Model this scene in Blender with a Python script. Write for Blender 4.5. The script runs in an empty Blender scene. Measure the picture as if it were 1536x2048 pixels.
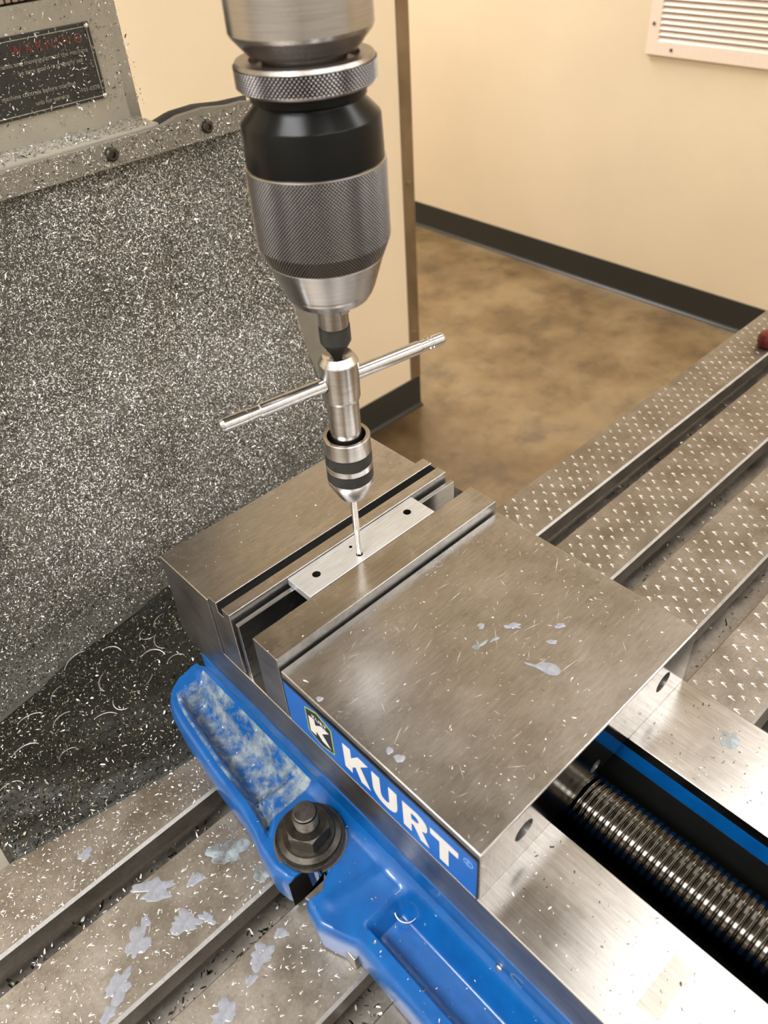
import bpy, bmesh, math, random
import numpy as np
from mathutils import Vector, Matrix

# ------------------------------------------------------------------ camera, light, exposure
# All lengths below are millimetres in a machine frame (origin: table top, front of the vise jaw);
# W() turns them into metres with the room floor at z = 0.
FLOOR = -950.0
def W(p): return Vector((p[0]*.001, p[1]*.001, (p[2]-FLOOR)*.001))

scene = bpy.context.scene
COL = scene.collection
rng = np.random.default_rng(7)
random.seed(7)

cam_d = bpy.data.cameras.new('camera')
cam = bpy.data.objects.new('camera', cam_d); COL.objects.link(cam)
Rr = np.array([[0.7265, -0.6844, -0.0592], [-0.4822, -0.4476, -0.7524], [0.4886, 0.5752, -0.6561]])
u_, s_, v_ = np.linalg.svd(Rr); Rr = u_ @ v_
cm = Matrix(((Rr[0][0], -Rr[1][0], -Rr[2][0]), (Rr[0][1], -Rr[1][1], -Rr[2][1]), (Rr[0][2], -Rr[1][2], -Rr[2][2])))
cam.matrix_world = Matrix.Translation(W((-183.584, -86.572, 401.415))) @ cm.to_4x4()
cam_d.sensor_fit = 'VERTICAL'; cam_d.sensor_height = 36.0; cam_d.sensor_width = 27.0
cam_d.lens = 1576.6/2048*36.0
cam_d.clip_start = 0.01; cam_d.clip_end = 50
cam_d.dof.use_dof = True; cam_d.dof.focus_distance = 0.44; cam_d.dof.aperture_fstop = 15.0
scene.camera = cam

world = bpy.data.worlds.new('room_air'); scene.world = world; world.use_nodes = True
world.node_tree.nodes['Background'].inputs[0].default_value = (1.0, 0.9, 0.78, 1)
world.node_tree.nodes['Background'].inputs[1].default_value = 0.05

scene.view_settings.view_transform = 'Standard'
scene.view_settings.look = 'None'
scene.view_settings.gamma = 1.0
scene.view_settings.use_curve_mapping = False
scene.view_settings.exposure = 0.95

CEIL = 1850.0
LIGHTS = [  # unseen ceiling panels, placed for their light; first added for rails to mirror: x, y, size x, size y (mm), watts
    (1000, -150, 1200, 600, 2.5), (1500, 2700, 1200, 600, 50), (-1250, -50, 600, 1200, 36),
    (-500, -1500, 1200, 600, 12), (700, -1900, 1200, 600, 12), (1900, -1300, 600, 1200, 20)]
LCOL = (0.98, 0.985, 1.0)
for (lx, ly, sx, sy, pw) in LIGHTS:
    ld = bpy.data.lights.new('troffer_light', 'AREA'); ld.shape = 'RECTANGLE'
    ld.size = sx*.001; ld.size_y = sy*.001; ld.energy = pw; ld.color = LCOL
    lo = bpy.data.objects.new('troffer_light', ld); COL.objects.link(lo); lo.location = W((lx, ly, CEIL-22))

# ------------------------------------------------------------------ materials
def srgb(r, g, b):
    f = lambda c: ((c/255+.055)/1.055)**2.4 if c > 10 else c/255/12.92
    return (f(r), f(g), f(b), 1)

def new_mat(name):
    m = bpy.data.materials.new(name); m.use_nodes = True
    nt = m.node_tree; b = nt.nodes['Principled BSDF']
    return m, nt, b

def coords(nt, scale=(1, 1, 1), rot=(0, 0, 0), kind='Object'):
    tc = nt.nodes.new('ShaderNodeTexCoord'); mp = nt.nodes.new('ShaderNodeMapping')
    mp.inputs['Scale'].default_value = scale; mp.inputs['Rotation'].default_value = rot
    nt.links.new(tc.outputs[kind], mp.inputs[0]); return mp.outputs[0]

def noise(nt, vec, scale, detail=4, rough=.6):
    n = nt.nodes.new('ShaderNodeTexNoise'); n.inputs['Scale'].default_value = scale
    n.inputs['Detail'].default_value = detail; n.inputs['Roughness'].default_value = rough
    nt.links.new(vec, n.inputs['Vector']); return n.outputs[0]

def ramp(nt, fac, stops):
    r = nt.nodes.new('ShaderNodeValToRGB'); e = r.color_ramp.elements
    while len(e) < len(stops): e.new(.5)
    for el, (p, c) in zip(e, stops):
        el.position = p; el.color = c if len(c) == 4 else (*c, 1)
    nt.links.new(fac, r.inputs[0]); return r.outputs[0]

def mixc(nt, fac, a, b, mode='MIX'):
    n = nt.nodes.new('ShaderNodeMix'); n.data_type = 'RGBA'; n.blend_type = mode
    if isinstance(fac, float): n.inputs[0].default_value = fac
    else: nt.links.new(fac, n.inputs[0])
    for i, v in ((6, a), (7, b)):
        if isinstance(v, tuple): n.inputs[i].default_value = v
        else: nt.links.new(v, n.inputs[i])
    return n.outputs[2]

def mth(nt, op, a, b):
    n = nt.nodes.new('ShaderNodeMath'); n.operation = op
    for i, v in ((0, a), (1, b)):
        if isinstance(v, (int, float)): n.inputs[i].default_value = v
        else: nt.links.new(v, n.inputs[i])
    return n.outputs[0]

def bump(nt, b, h, strength=.2, dist=.0002):
    n = nt.nodes.new('ShaderNodeBump'); n.inputs['Strength'].default_value = strength; n.inputs['Distance'].default_value = dist
    nt.links.new(h, n.inputs['Height']); nt.links.new(n.outputs[0], b.inputs['Normal'])

def g(v): return (v, v*.97, v*.93, 1)

def metal(name, c0, c1, r0, r1, mott=60, grain=(600, 600, 600), gs=1.0, bstr=.12, metallic=1.0, coat=0.0):
    """worn metal: blotchy tone, brushed grain stretched along an axis, uneven gloss"""
    m, nt, b = new_mat(name)
    v = coords(nt); n1 = noise(nt, v, mott, 6, .65)
    vg = coords(nt, grain); n2 = noise(nt, vg, gs, 3, .7)
    base = ramp(nt, n1, [(.3, c0), (.7, c1)])
    gr = ramp(nt, n2, [(.3, (.82,)*3), (.7, (1.1,)*3)])
    nt.links.new(mixc(nt, 1.0, base, gr, 'MULTIPLY'), b.inputs['Base Color'])
    rr = nt.nodes.new('ShaderNodeMapRange'); rr.inputs[1].default_value = .3; rr.inputs[2].default_value = .7
    rr.inputs[3].default_value = r0; rr.inputs[4].default_value = r1
    nt.links.new(n1, rr.inputs[0]); nt.links.new(rr.outputs[0], b.inputs['Roughness'])
    b.inputs['Metallic'].default_value = metallic
    b.inputs['Coat Weight'].default_value = coat
    bump(nt, b, n2, bstr, .0001)
    return m

def plain(name, col, rough=.5, metallic=0, coat=0, var=.12, scale=80):
    m, nt, b = new_mat(name)
    n1 = noise(nt, coords(nt), scale, 5)
    lo = tuple(c*(1-var) for c in col[:3]); hi = tuple(min(1, c*(1+var)) for c in col[:3])
    nt.links.new(ramp(nt, n1, [(.3, lo), (.7, hi)]), b.inputs['Base Color'])
    b.inputs['Roughness'].default_value = rough; b.inputs['Metallic'].default_value = metallic
    b.inputs['Coat Weight'].default_value = coat; b.inputs['Coat Roughness'].default_value = .15
    return m

M = {}
M['wall'] = plain('wall_paint', srgb(226, 208, 178), .6, var=.03, scale=3)
M['wallgrey'] = plain('pale_wall_paint', srgb(214, 210, 202), .6, var=.03, scale=3)
M['ceiling'] = plain('ceiling_tile', srgb(228, 225, 219), .8, var=.05, scale=20)
M['baseboard'] = plain('black_rubber', srgb(32, 32, 28), .42, var=.1)
M['bronze'] = metal('bronze_trim', srgb(118, 98, 72), srgb(135, 114, 86), .4, .5, 8, (4, 4, 4), 1, .02, .4)
M['vent'] = plain('vent_enamel', srgb(236, 218, 200), .45, var=.02)
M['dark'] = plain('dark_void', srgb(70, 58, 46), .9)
M['ground'] = metal('ground_steel', g(.42), g(.60), .20, .34, 35, (60, 900, 900), 1, .10)
M['groundy'] = metal('ground_steel_bed', g(.54), g(.66), .18, .28, 30, (900, 60, 900), 1, .04)
M['block'] = metal('worn_jaw_steel', g(.45), g(.57), .24, .36, 28, (150, 900, 900), 1, .10)
M['jawface'] = metal('lapped_jaw_face', g(.42), g(.52), .10, .17, 25, (900, 900, 60), 1, .03)
M['side'] = metal('oiled_steel_side', g(.24), g(.34), .32, .44, 30, (300, 60, 300), 1, .1)  # darker copy of the steel, paints shade on the jaw sides
M['parallel'] = metal('hardened_parallel', g(.34), g(.42), .22, .3, 40, (60, 900, 900), 1, .05)
M['alu'] = metal('aluminium_plate', (.68, .71, .74, 1), (.76, .79, .82, 1), .40, .48, 40, (90, 1400, 1400), 1, .15, .82)
M['table'] = metal('cast_iron_table', (.27, .245, .21, 1), (.41, .375, .33, 1), .36, .52, 40, (500, 500, 500), 1, .18)
M['flake'] = metal('scraped_flake', g(.62), g(.80), .25, .4, 300, (900, 900, 900), 1, .1)
M['flaket'] = metal('scraped_table_flake', g(.66), g(.82), .4, .5, 300, (900, 900, 900), 1, .1, .4)
M['edge'] = metal('worn_bright_edge', g(.27), g(.38), .45, .55, 120, (900, 900, 900), 1, .1, .9)
M['black'] = plain('black_oxide', (.005, .005, .0045), .24, 0, 0, .2, 40)
M['black'].node_tree.nodes['Principled BSDF'].inputs['Specular IOR Level'].default_value = .12
M['knurl_black'] = metal('black_knurl', (.02, .02, .018, 1), (.04, .038, .034, 1), .4, .5, 80, (500, 500, 500), 1, .1, .5)
M['knurl'] = metal('knurled_steel', (.24, .215, .20, 1), (.34, .31, .29, 1), .28, .38, 30, (700, 700, 700), 1, .1)
m, nt, b = new_mat('knurled_steel_soiled'); at = nt.nodes.new('ShaderNodeAttribute'); at.attribute_name = 'grease'
sc = ramp(nt, at.outputs['Fac'], [(.12, (.44, .41, .39)), (.52, (.035, .031, .029))])
nt.links.new(sc, b.inputs['Base Color']); b.inputs['Metallic'].default_value = 1.0; b.inputs['Roughness'].default_value = .3; M['knurl_soil'] = m
M['turned'] = metal('turned_steel', (.33, .315, .305, 1), (.42, .40, .39, 1), .2, .3, 25, (40, 40, 1800), 1, .12)
M['wrench'] = metal('wrench_steel', (.42, .40, .385, 1), (.50, .48, .465, 1), .2, .28, 40, (50, 50, 1500), 1, .08)
M['chrome'] = metal('plated_bar', (.52, .53, .55, 1), (.60, .61, .63, 1), .11, .18, 60, (500, 500, 500), 1, .03)
M['tap'] = metal('tool_steel', (.40, .36, .32, 1), (.48, .44, .40, 1), .2, .28, 60, (500, 500, 500), 1, .03)
M['screw'] = metal('oily_screw', (.055, .05, .042, 1), (.10, .09, .075, 1), .12, .18, 40, (500, 500, 500), 1, .03)
M['bolt'] = metal('black_bolt', (.035, .032, .027, 1), (.10, .09, .075, 1), .3, .45, 150, (900, 900, 900), 1, .35, .9)
M['boltend'] = metal('worn_stud', (.12, .115, .105, 1), (.26, .245, .23, 1), .3, .42, 150, (900, 900, 900), 1, .2)
M['letter'] = plain('letter_silver', srgb(205, 203, 198), .45, var=.03)
M['hexblack'] = plain('emblem_black', srgb(22, 22, 30), .4)
M['hexgreen'] = plain('emblem_edge', srgb(150, 170, 70), .5)
M['plateblue'] = plain('label_blue', srgb(0, 88, 172), .38, coat=.3, var=.05)
M['regblue'] = plain('label_pale_blue', srgb(120, 165, 215), .4)
M['mark'] = plain('stamped_mark', srgb(90, 105, 130), .5)
M['grey'] = plain('machine_grey', srgb(150, 144, 130), .42, coat=.2, var=.07, scale=25)
M['greydark'] = plain('machine_grey_dusty', srgb(118, 113, 102), .5, var=.12, scale=40)
M['rubber'] = plain('chip_guard_rubber', srgb(60, 58, 51), .6, var=.4, scale=60)
M['sludge'] = plain('oily_sludge', srgb(22, 21, 15), .5, var=.5, scale=90)  # oily bank colour, also painted as shade in holes and below the table
M['grime'] = plain('black_grime', (.006, .006, .005), .9)  # near-black standing in for shade in groove, notch and screw channel
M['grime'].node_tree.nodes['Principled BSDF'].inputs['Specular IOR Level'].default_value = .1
M['chip'] = metal('aluminium_chip', (.58, .56, .53, 1), (.74, .72, .69, 1), .36, .5, 400, (500,)*3, 1, .0)
M['chipdull'] = metal('dull_chip', (.34, .325, .30, 1), (.54, .52, .48, 1), .44, .58, 300, (500,)*3, 1, .0)
M['chipdark'] = metal('oily_chip', (.035, .034, .02, 1), (.12, .115, .08, 1), .25, .4, 300, (500,)*3, 1, .0)
M['red'] = plain('red_plastic', srgb(92, 18, 14), .4)
M['platetext'] = plain('plate_text', srgb(140, 138, 124), .5, var=.3, scale=300)
M['platered'] = plain('plate_red', srgb(112, 38, 32), .5, var=.4, scale=300)
M['plateblack'] = plain('plate_black', srgb(30, 31, 27), .35, var=.4, scale=300)
M['ribbed'] = plain('tan_bellows', srgb(150, 132, 116), .5)
M['lamp'] = None
m, nt, b = new_mat('lamp_diffuser'); b.inputs['Emission Color'].default_value = (*LCOL, 1); b.inputs['Emission Strength'].default_value = 0.6
b.inputs['Base Color'].default_value = (.8, .8, .8, 1); M['lamp'] = m

# blue vise paint
m, nt, b = new_mat('blue_enamel')
n1 = noise(nt, coords(nt), 70, 5)
nt.links.new(ramp(nt, n1, [(.3, srgb(0, 68, 130)), (.7, srgb(0, 84, 150))]), b.inputs['Base Color'])
b.inputs['Roughness'].default_value = .35; b.inputs['Coat Weight'].default_value = .45; b.inputs['Coat Roughness'].default_value = .1
bump(nt, b, noise(nt, coords(nt), 220, 3), .25, .0004); M['blue'] = m

# milky dried coolant
m, nt, b = new_mat('dried_coolant')
n1 = noise(nt, coords(nt), 300, 4)
nt.links.new(ramp(nt, n1, [(.3, srgb(126, 128, 135)), (.7, srgb(150, 152, 159))]), b.inputs['Base Color'])
b.inputs['Roughness'].default_value = .22; b.inputs['Alpha'].default_value = .85; M['coolant'] = m
m, nt, b = new_mat('coolant_film')
n1 = noise(nt, coords(nt), 140, 6, .7)
nt.links.new(ramp(nt, n1, [(.3, srgb(112, 132, 146)), (.7, srgb(160, 168, 168))]), b.inputs['Base Color'])
nt.links.new(ramp(nt, noise(nt, coords(nt), 110, 5, .65), [(.38, (.0,)*3), (.62, (.85,)*3)]), b.inputs['Alpha'])
b.inputs['Roughness'].default_value = .2; M['film'] = m

# stained concrete
m, nt, b = new_mat('stained_concrete')
v = coords(nt)
n1 = noise(nt, v, 2.6, 7, .62); n2 = noise(nt, v, 9, 6, .7)
c1 = ramp(nt, n1, [(.30, srgb(74, 57, 34)), (.45, srgb(110, 88, 57)), (.58, srgb(128, 107, 75)), (.75, srgb(106, 92, 74))])
c2 = ramp(nt, n2, [(.28, (.5,)*3), (.5, (.97,)*3), (.75, (1.1,)*3)])
nt.links.new(mixc(nt, 1.0, c1, c2, 'MULTIPLY'), b.inputs['Base Color'])
b.inputs['Roughness'].default_value = .32; b.inputs['Coat Weight'].default_value = .25; M['floor'] = m

# ------------------------------------------------------------------ mesh helpers
ORG = {}
def link(name, me, mat, parent=None, origin=(0, 0, 0), smooth=False, **props):
    """mesh given in absolute mm -> object whose origin is `origin` (mm)"""
    n = len(me.vertices)
    co = np.empty(n*3, np.float32); me.vertices.foreach_get('co', co); co = co.reshape(-1, 3)
    if parent is not None: origin = ORG[parent.name]
    co = (co - np.array(origin, np.float32))*.001
    me.vertices.foreach_set('co', co.ravel()); me.update()
    if mat is not None and not me.materials:
        for mm in (mat if isinstance(mat, (list, tuple)) else [mat]): me.materials.append(mm)
    if smooth:
        me.polygons.foreach_set('use_smooth', [True]*len(me.polygons))
        if smooth != True: me.set_sharp_from_angle(angle=math.radians(smooth))
    o = bpy.data.objects.new(name, me); COL.objects.link(o)
    if parent is None: o.location = W(origin)
    else: o.parent = parent
    ORG[o.name] = origin
    for k, v in props.items(): o[k] = v
    return o

def empty(name, origin, label, category, **props):
    o = bpy.data.objects.new(name, None); COL.objects.link(o); o.location = W(origin); o.empty_display_size = .01
    ORG[o.name] = origin; o['label'] = label; o['category'] = category
    for k, v in props.items(): o[k] = v
    return o

def mesh(verts, faces):
    me = bpy.data.meshes.new('m'); me.from_pydata([tuple(map(float, v)) for v in verts], [], faces); return me

def bm_mesh(bm):
    bmesh.ops.recalc_face_normals(bm, faces=bm.faces); me = bpy.data.meshes.new('m'); bm.to_mesh(me); bm.free(); return me

def box(x0, x1, y0, y1, z0, z1, bev=0.0, seg=2):
    bm = bmesh.new(); bmesh.ops.create_cube(bm, size=1)
    for v in bm.verts:
        v.co = Vector((x0+(v.co.x+.5)*(x1-x0), y0+(v.co.y+.5)*(y1-y0), z0+(v.co.z+.5)*(z1-z0)))
    if bev: bmesh.ops.bevel(bm, geom=list(bm.edges), offset=bev, segments=seg, affect='EDGES', profile=.5)
    return bm_mesh(bm)

def boxes(lst, bev=0.0):
    bm = bmesh.new()
    for (x0, x1, y0, y1, z0, z1) in lst:
        r = bmesh.ops.create_cube(bm, size=1)
        for v in r['verts']:
            v.co = Vector((x0+(v.co.x+.5)*(x1-x0), y0+(v.co.y+.5)*(y1-y0), z0+(v.co.z+.5)*(z1-z0)))
    if bev: bmesh.ops.bevel(bm, geom=list(bm.edges), offset=bev, segments=1, affect='EDGES')
    return bm_mesh(bm)

def prism(poly, axis, a0, a1, bev=0.0, endf=None):
    """extrude polygon; axis 'x': poly in (y,z); 'y': poly in (x,z); 'z': poly in (x,y)"""
    bm = bmesh.new(); rings = []
    for k, a in enumerate((a0, a1)):
        ring = []
        for p in poly:
            aa = a if (endf is None or k == 0) else endf(*p)
            co = {'x': (aa, p[0], p[1]), 'y': (p[0], aa, p[1]), 'z': (p[0], p[1], aa)}[axis]
            ring.append(bm.verts.new(co))
        rings.append(ring)
    n = len(poly)
    for i in range(n): bm.faces.new((rings[0][i], rings[0][(i+1) % n], rings[1][(i+1) % n], rings[1][i]))
    f1 = bm.faces.new(rings[0]); f2 = bm.faces.new(rings[1])
    bmesh.ops.recalc_face_normals(bm, faces=bm.faces)
    if bev: bmesh.ops.bevel(bm, geom=[e for e in bm.edges if e.calc_face_angle(0) > .3], offset=bev, segments=1, affect='EDGES', clamp_overlap=True)
    bmesh.ops.triangulate(bm, faces=[f for f in bm.faces if len(f.verts) > 4])
    return bm_mesh(bm)

def lathe(prof, c=(0, 0), seg=64, rfun=None, cap=True, axis='z'):
    """prof: [(r,z)] ; rfun(theta,r,z)->r"""
    vs, fs = [], []; n = len(prof)
    for (r, z) in prof:
        for i in range(seg):
            t = 2*math.pi*i/seg; rr = rfun(t, r, z) if rfun else r
            vs.append((c[0]+rr*math.cos(t), c[1]+rr*math.sin(t), z))
    for j in range(n-1):
        for i in range(seg):
            a = j*seg+i; b_ = j*seg+(i+1) % seg; fs.append((a, b_, b_+seg, a+seg))
    if cap:
        fs.append(tuple(range(seg))[::-1]); fs.append(tuple((n-1)*seg+i for i in range(seg)))
    bm = bmesh.new(); me = mesh(vs, fs); bm.from_mesh(me); bpy.data.meshes.remove(me)
    return bm_mesh(bm)

def knurl(c, z0, z1, r0, r1, pitch, h):
    """band of pyramids: checkerboard of peaks and valleys, one vertex per half pitch"""
    n = 2*int(round(math.pi*2*max(r0, r1)/pitch)); rows = max(2, 2*int(round(abs(z1-z0)/pitch)))
    vs, fs, gr = [], [], []
    for j in range(rows+1):
        t = j/rows; z = z0+(z1-z0)*t; r = r0+(r1-r0)*t
        for i in range(n):
            a = 2*math.pi*i/n; rr = r + (0 if (i+j) % 2 else -h)
            vs.append((c[0]+rr*math.cos(a), c[1]+rr*math.sin(a), z)); gr.append(0 if (i+j) % 2 else 1)
    for j in range(rows):
        for i in range(n):
            a = j*n+i; b_ = j*n+(i+1) % n; d = a+n; e = b_+n
            if (i+j) % 2 == 0: fs += [(a, b_, e), (a, e, d)]
            else: fs += [(a, b_, d), (b_, e, d)]
    return vs, fs, gr

def grease(me, peaks):
    a = me.attributes.new('grease', 'FLOAT', 'POINT'); a.data.foreach_set('value', np.asarray(peaks, np.float32)); return me
def knurl_me(bands, c):
    vs, fs, gr = [], [], []
    for b in bands:
        v, f, w = knurl(c, *b); o = len(vs); vs += v; fs += [tuple(i+o for i in q) for q in f]; gr += w
    return grease(mesh(vs, fs), gr)

def join(parts):
    vs, fs = [], []
    for v, f in parts:
        o = len(vs); vs += list(v); fs += [tuple(i+o for i in q) for q in f]
    return mesh(vs, fs)

def tube(path, r, seg=10, cap=True, flat=1.0):
    path = [Vector(p) for p in path]; vs, fs = [], []; n = len(path)
    up = Vector((0, 0, 1)); T0 = (path[1]-path[0]).normalized()
    if abs(T0.dot(up)) > .9: up = Vector((1, 0, 0))
    N = T0.cross(up).normalized()
    for k, p in enumerate(path):
        T = (path[min(k+1, n-1)]-path[max(k-1, 0)]).normalized()
        N = (N - T*N.dot(T)).normalized(); B = T.cross(N)
        rr = r[k] if isinstance(r, (list, tuple)) else r
        for i in range(seg):
            a = 2*math.pi*i/seg; vs.append(tuple(p + N*(rr*math.cos(a)) + B*(rr*flat*math.sin(a))))
    for k in range(n-1):
        for i in range(seg):
            a = k*seg+i; b_ = k*seg+(i+1) % seg; fs.append((a, b_, b_+seg, a+seg))
    if cap: fs += [tuple(range(seg))[::-1], tuple((n-1)*seg+i for i in range(seg))]
    return vs, fs

def shape2d(loops, thick, fn):
    """filled 2-D outline (with holes) of a given thickness, mapped to mm by fn(u,v,w)"""
    cu = bpy.data.curves.new('c', 'CURVE'); cu.dimensions = '2D'; cu.fill_mode = 'BOTH'; cu.extrude = thick/2
    for lp in loops:
        s = cu.splines.new('POLY'); s.points.add(len(lp)-1); s.use_cyclic_u = True
        for p, q in zip(s.points, lp): p.co = (q[0], q[1], 0, 1)
    return curve_mesh(cu, fn)

def text2d(txt, size, thick, fn, align='LEFT', shear=0.0, spacing=1.0):
    cu = bpy.data.curves.new('t', 'FONT'); cu.body = txt; cu.size = size; cu.extrude = thick/2; cu.align_x = align; cu.shear = shear
    cu.space_character = spacing; cu.resolution_u = 2
    return curve_mesh(cu, fn)

def curve_mesh(cu, fn):
    o = bpy.data.objects.new('tmp', cu); COL.objects.link(o)
    dg = bpy.context.evaluated_depsgraph_get(); me = bpy.data.meshes.new_from_object(o.evaluated_get(dg))
    bpy.data.objects.remove(o); bpy.data.curves.remove(cu)
    for v in me.vertices: v.co = Vector(fn(*v.co))
    bm = bmesh.new(); bm.from_mesh(me); bpy.data.meshes.remove(me); me2 = bm_mesh(bm); me2.materials.clear(); return me2

def cut(me, cutters):
    """boolean-subtract cutter meshes"""
    o = bpy.data.objects.new('tmp', me); COL.objects.link(o); tmp = [o]
    for c in cutters:
        k = bpy.data.objects.new('tmpc', c); COL.objects.link(k); tmp.append(k)
        md = o.modifiers.new('b', 'BOOLEAN'); md.object = k; md.operation = 'DIFFERENCE'; md.solver = 'EXACT'
    dg = bpy.context.evaluated_depsgraph_get(); r = bpy.data.meshes.new_from_object(o.evaluated_get(dg))
    for t in tmp: bpy.data.objects.remove(t)
    r.materials.clear(); return r

def shade_sides(me, top, side, nz=.85):  # side faces get darker steel, shade painted by face direction
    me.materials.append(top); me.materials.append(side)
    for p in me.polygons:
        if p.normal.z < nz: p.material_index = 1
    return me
def cyl(c, r, z0, z1, seg=32): return lathe([(r, z0), (r, z1)], c, seg)
def cyl_y(x, z, r, y0, y1, seg=32):
    me = lathe([(r, y0), (r, y1)], (0, 0), seg)
    for v in me.vertices: v.co = Vector((x+v.co.x, v.co.z, z-v.co.y))
    return me
def sm(t): t = np.clip(t, 0, 1); return t*t*(3-2*t)

def struct(name, me, mat, **p): return link(name, me, mat, None, kind='structure', smooth=p.pop('smooth', False), **p)

# ------------------------------------------------------------------ the room
X0, X1, Y0, Y1 = -2000, 2270, -2600, 3700
struct('floor', box(X0-100, X1+100, Y0-100, Y1+100, FLOOR-60, FLOOR), M['floor'], label='stained brown polished concrete floor')
struct('ceiling', box(X0-100, X1+100, Y0-100, Y1+100, CEIL, CEIL+60), M['ceiling'])
struct('wall_right', box(X1, X1+100, Y0-100, Y1+100, FLOOR, CEIL), M['wall'], label='cream painted wall with the air grille')
struct('wall_left', box(X0-100, X0, Y0-100, Y1+100, FLOOR, CEIL), M['wallgrey'])
struct('wall_front', box(X0, X1, Y0-100, Y0, FLOOR, CEIL), M['wallgrey'])
struct('wall_far', box(X0, X1, Y1, Y1+100, FLOOR, CEIL), M['wall'])
struct('wall_back', box(X0, 1250, 1390, 1510, FLOOR, CEIL), M['wall'], label='cream partition wall behind the mill ending in a metal corner')
toe = [(0, FLOOR), (16, FLOOR), (15, FLOOR+3), (8, FLOOR+7), (5, FLOOR+14), (5, FLOOR+96), (3.5, FLOOR+100), (0, FLOOR+100)]
bb = prism([(1390-p[0], p[1]) for p in toe], 'x', X0, 1250)
struct('baseboard_back', bb, M['baseboard'], smooth=40, label='black rubber baseboard of the partition wall')
bb = prism([(X1-p[0], p[1]) for p in toe], 'y', Y0, Y1)
struct('baseboard_right', bb, M['baseboard'], smooth=40, label='black rubber baseboard along the far wall')
tr = struct('trim_1', box(1216, 1254, 1386.5, 1394, FLOOR+100, CEIL, .8), M['bronze'], label='brown metal corner trim on the partition wall')
for z in (-282, -700):
    link('screw', lathe([(7, 0), (7, 1.5), (4, 2.6)], (0, 0), 16), M['bronze'], tr)
    o = COL.objects[-1] if False else bpy.data.objects[[x.name for x in tr.children][-1]]
    for v in o.data.vertices: v.co = Vector((v.co.x+1.234, v.co.y*0+1.3865-v.co.z, (z+v.co.y*1000)/1000))
# ceiling lamps
for i, (lx, ly, sx, sy, pw) in enumerate(LIGHTS):
    t = empty('ceiling_light', (lx, ly, CEIL), ['ceiling light panel above the right end of the mill table', 'ceiling light panel beyond the partition wall', 'ceiling light panel left of the mill', 'ceiling light panel behind the viewer, left', 'ceiling light panel behind the viewer, centre', 'ceiling light panel behind the viewer, right'][i], 'ceiling light', group='ceiling light panels')
    link('frame', boxes([(lx-sx/2-30, lx-sx/2, ly-sy/2-30, ly+sy/2+30, CEIL-18, CEIL), (lx+sx/2, lx+sx/2+30, ly-sy/2-30, ly+sy/2+30, CEIL-18, CEIL),
                         (lx-sx/2, lx+sx/2, ly-sy/2-30, ly-sy/2, CEIL-18, CEIL), (lx-sx/2, lx+sx/2, ly+sy/2, ly+sy/2+30, CEIL-18, CEIL)]), M['vent'], t)
    link('diffuser', box(lx-sx/2, lx+sx/2, ly-sy/2, ly+sy/2, CEIL-10, CEIL-4), M['lamp'], t)

# air grille on the far wall
va = empty('air_grille', (X1, 1043, 60), 'white louvred air grille on the cream far wall, top right', 'air grille')
vy0, vy1, vz0, vz1, fb = 700, 1386, -174, 300, 37
link('frame', boxes([(X1-12, X1, vy0, vy1, vz0, vz0+fb), (X1-12, X1, vy0, vy1, vz1-fb, vz1),
                     (X1-12, X1, vy0, vy0+fb, vz0+fb, vz1-fb), (X1-12, X1, vy1-fb, vy1, vz0+fb, vz1-fb)], 1.0), M['vent'], va)
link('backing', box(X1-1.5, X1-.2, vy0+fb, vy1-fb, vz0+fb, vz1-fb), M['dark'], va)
z = vz0+fb+7; slat_me = None
while z < vz1-fb:
    pr = [(X1-12, z-6.0), (X1-11, z-6.6), (X1-2, z+4.2), (X1-3, z+4.8)]
    link('slat', prism(pr, 'y', vy0+fb, vy1-fb), M['vent'], va); z += 15.4
for (y, z) in ((1369, -92), (1300, -156), (860, -156), (717, -92)):
    me = lathe([(5, 0), (5, 1.2), (2.5, 2.4)], (0, 0), 12)
    for v in me.vertices: v.co = Vector((X1-12-v.co.z, y+v.co.x, z+v.co.y))
    link('screw', me, M['dark'], va)

# ------------------------------------------------------------------ machine column with plate
colm = empty('machine_column', (0, 620, FLOOR), 'grey cast machine column carrying a black warning plate, behind the chip guard', 'milling machine column')
bm = bmesh.new(); bmesh.ops.create_cube(bm, size=1)
for v in bm.verts: v.co = Vector((-94+(v.co.x+.5)*188, 450+(v.co.y+.5)*330, FLOOR+(v.co.z+.5)*(336-FLOOR)))
bmesh.ops.bevel(bm, geom=[e for e in bm.edges if abs((e.verts[0].co-e.verts[1].co).normalized().z) > .9], offset=16, segments=6, affect='EDGES')
link('column_casting', bm_mesh(bm), M['grey'], colm, smooth=30)
link('column_ledge', box(-110, 84, 423, 452, 251, 264.5, 2), M['grey'], colm, smooth=30)
link('column_neck', box(-70, 70, 475, 780, 336, 900, 6), M['grey'], colm, smooth=30)
rib = boxes([(-72+i*4.2, -72+i*4.2+3.1, 452-(i % 2)*.6, 470, 337, 385) for i in range(28)]+[(-72, 46, 456, 474, 336.5, 385)], .5)
link('ribbed_bellows', rib, M['ribbed'], colm)
link('rear_splash_panel', box(-120, 231, 470, 480, FLOOR+300, 82, 1.5), M['greydark'], colm, smooth=30)
px0, px1, pz0, pz1, py = -80, 65, 279.5, 322, 449.5
wp = link('warning_plate', box(px0, px1, py-.8, py+.3, pz0, pz1, .3), M['plateblack'], colm)
def on_plate(x, z): return lambda u, v, w: (x+u, py-1.0-w, z+v)
fr = 1.6
link('plate_border', boxes([(px0+1, px1-2.2, py-1.1, py-.7, pz1-2.6, pz1-2.1), (px0+1, px1-2.2, py-1.1, py-.7, pz0+1.6, pz0+2.1),
                            (px1-2.5, px1-2.0, py-1.1, py-.7, pz0+1.8, pz1-2.4)]), M['platetext'], wp)
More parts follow.
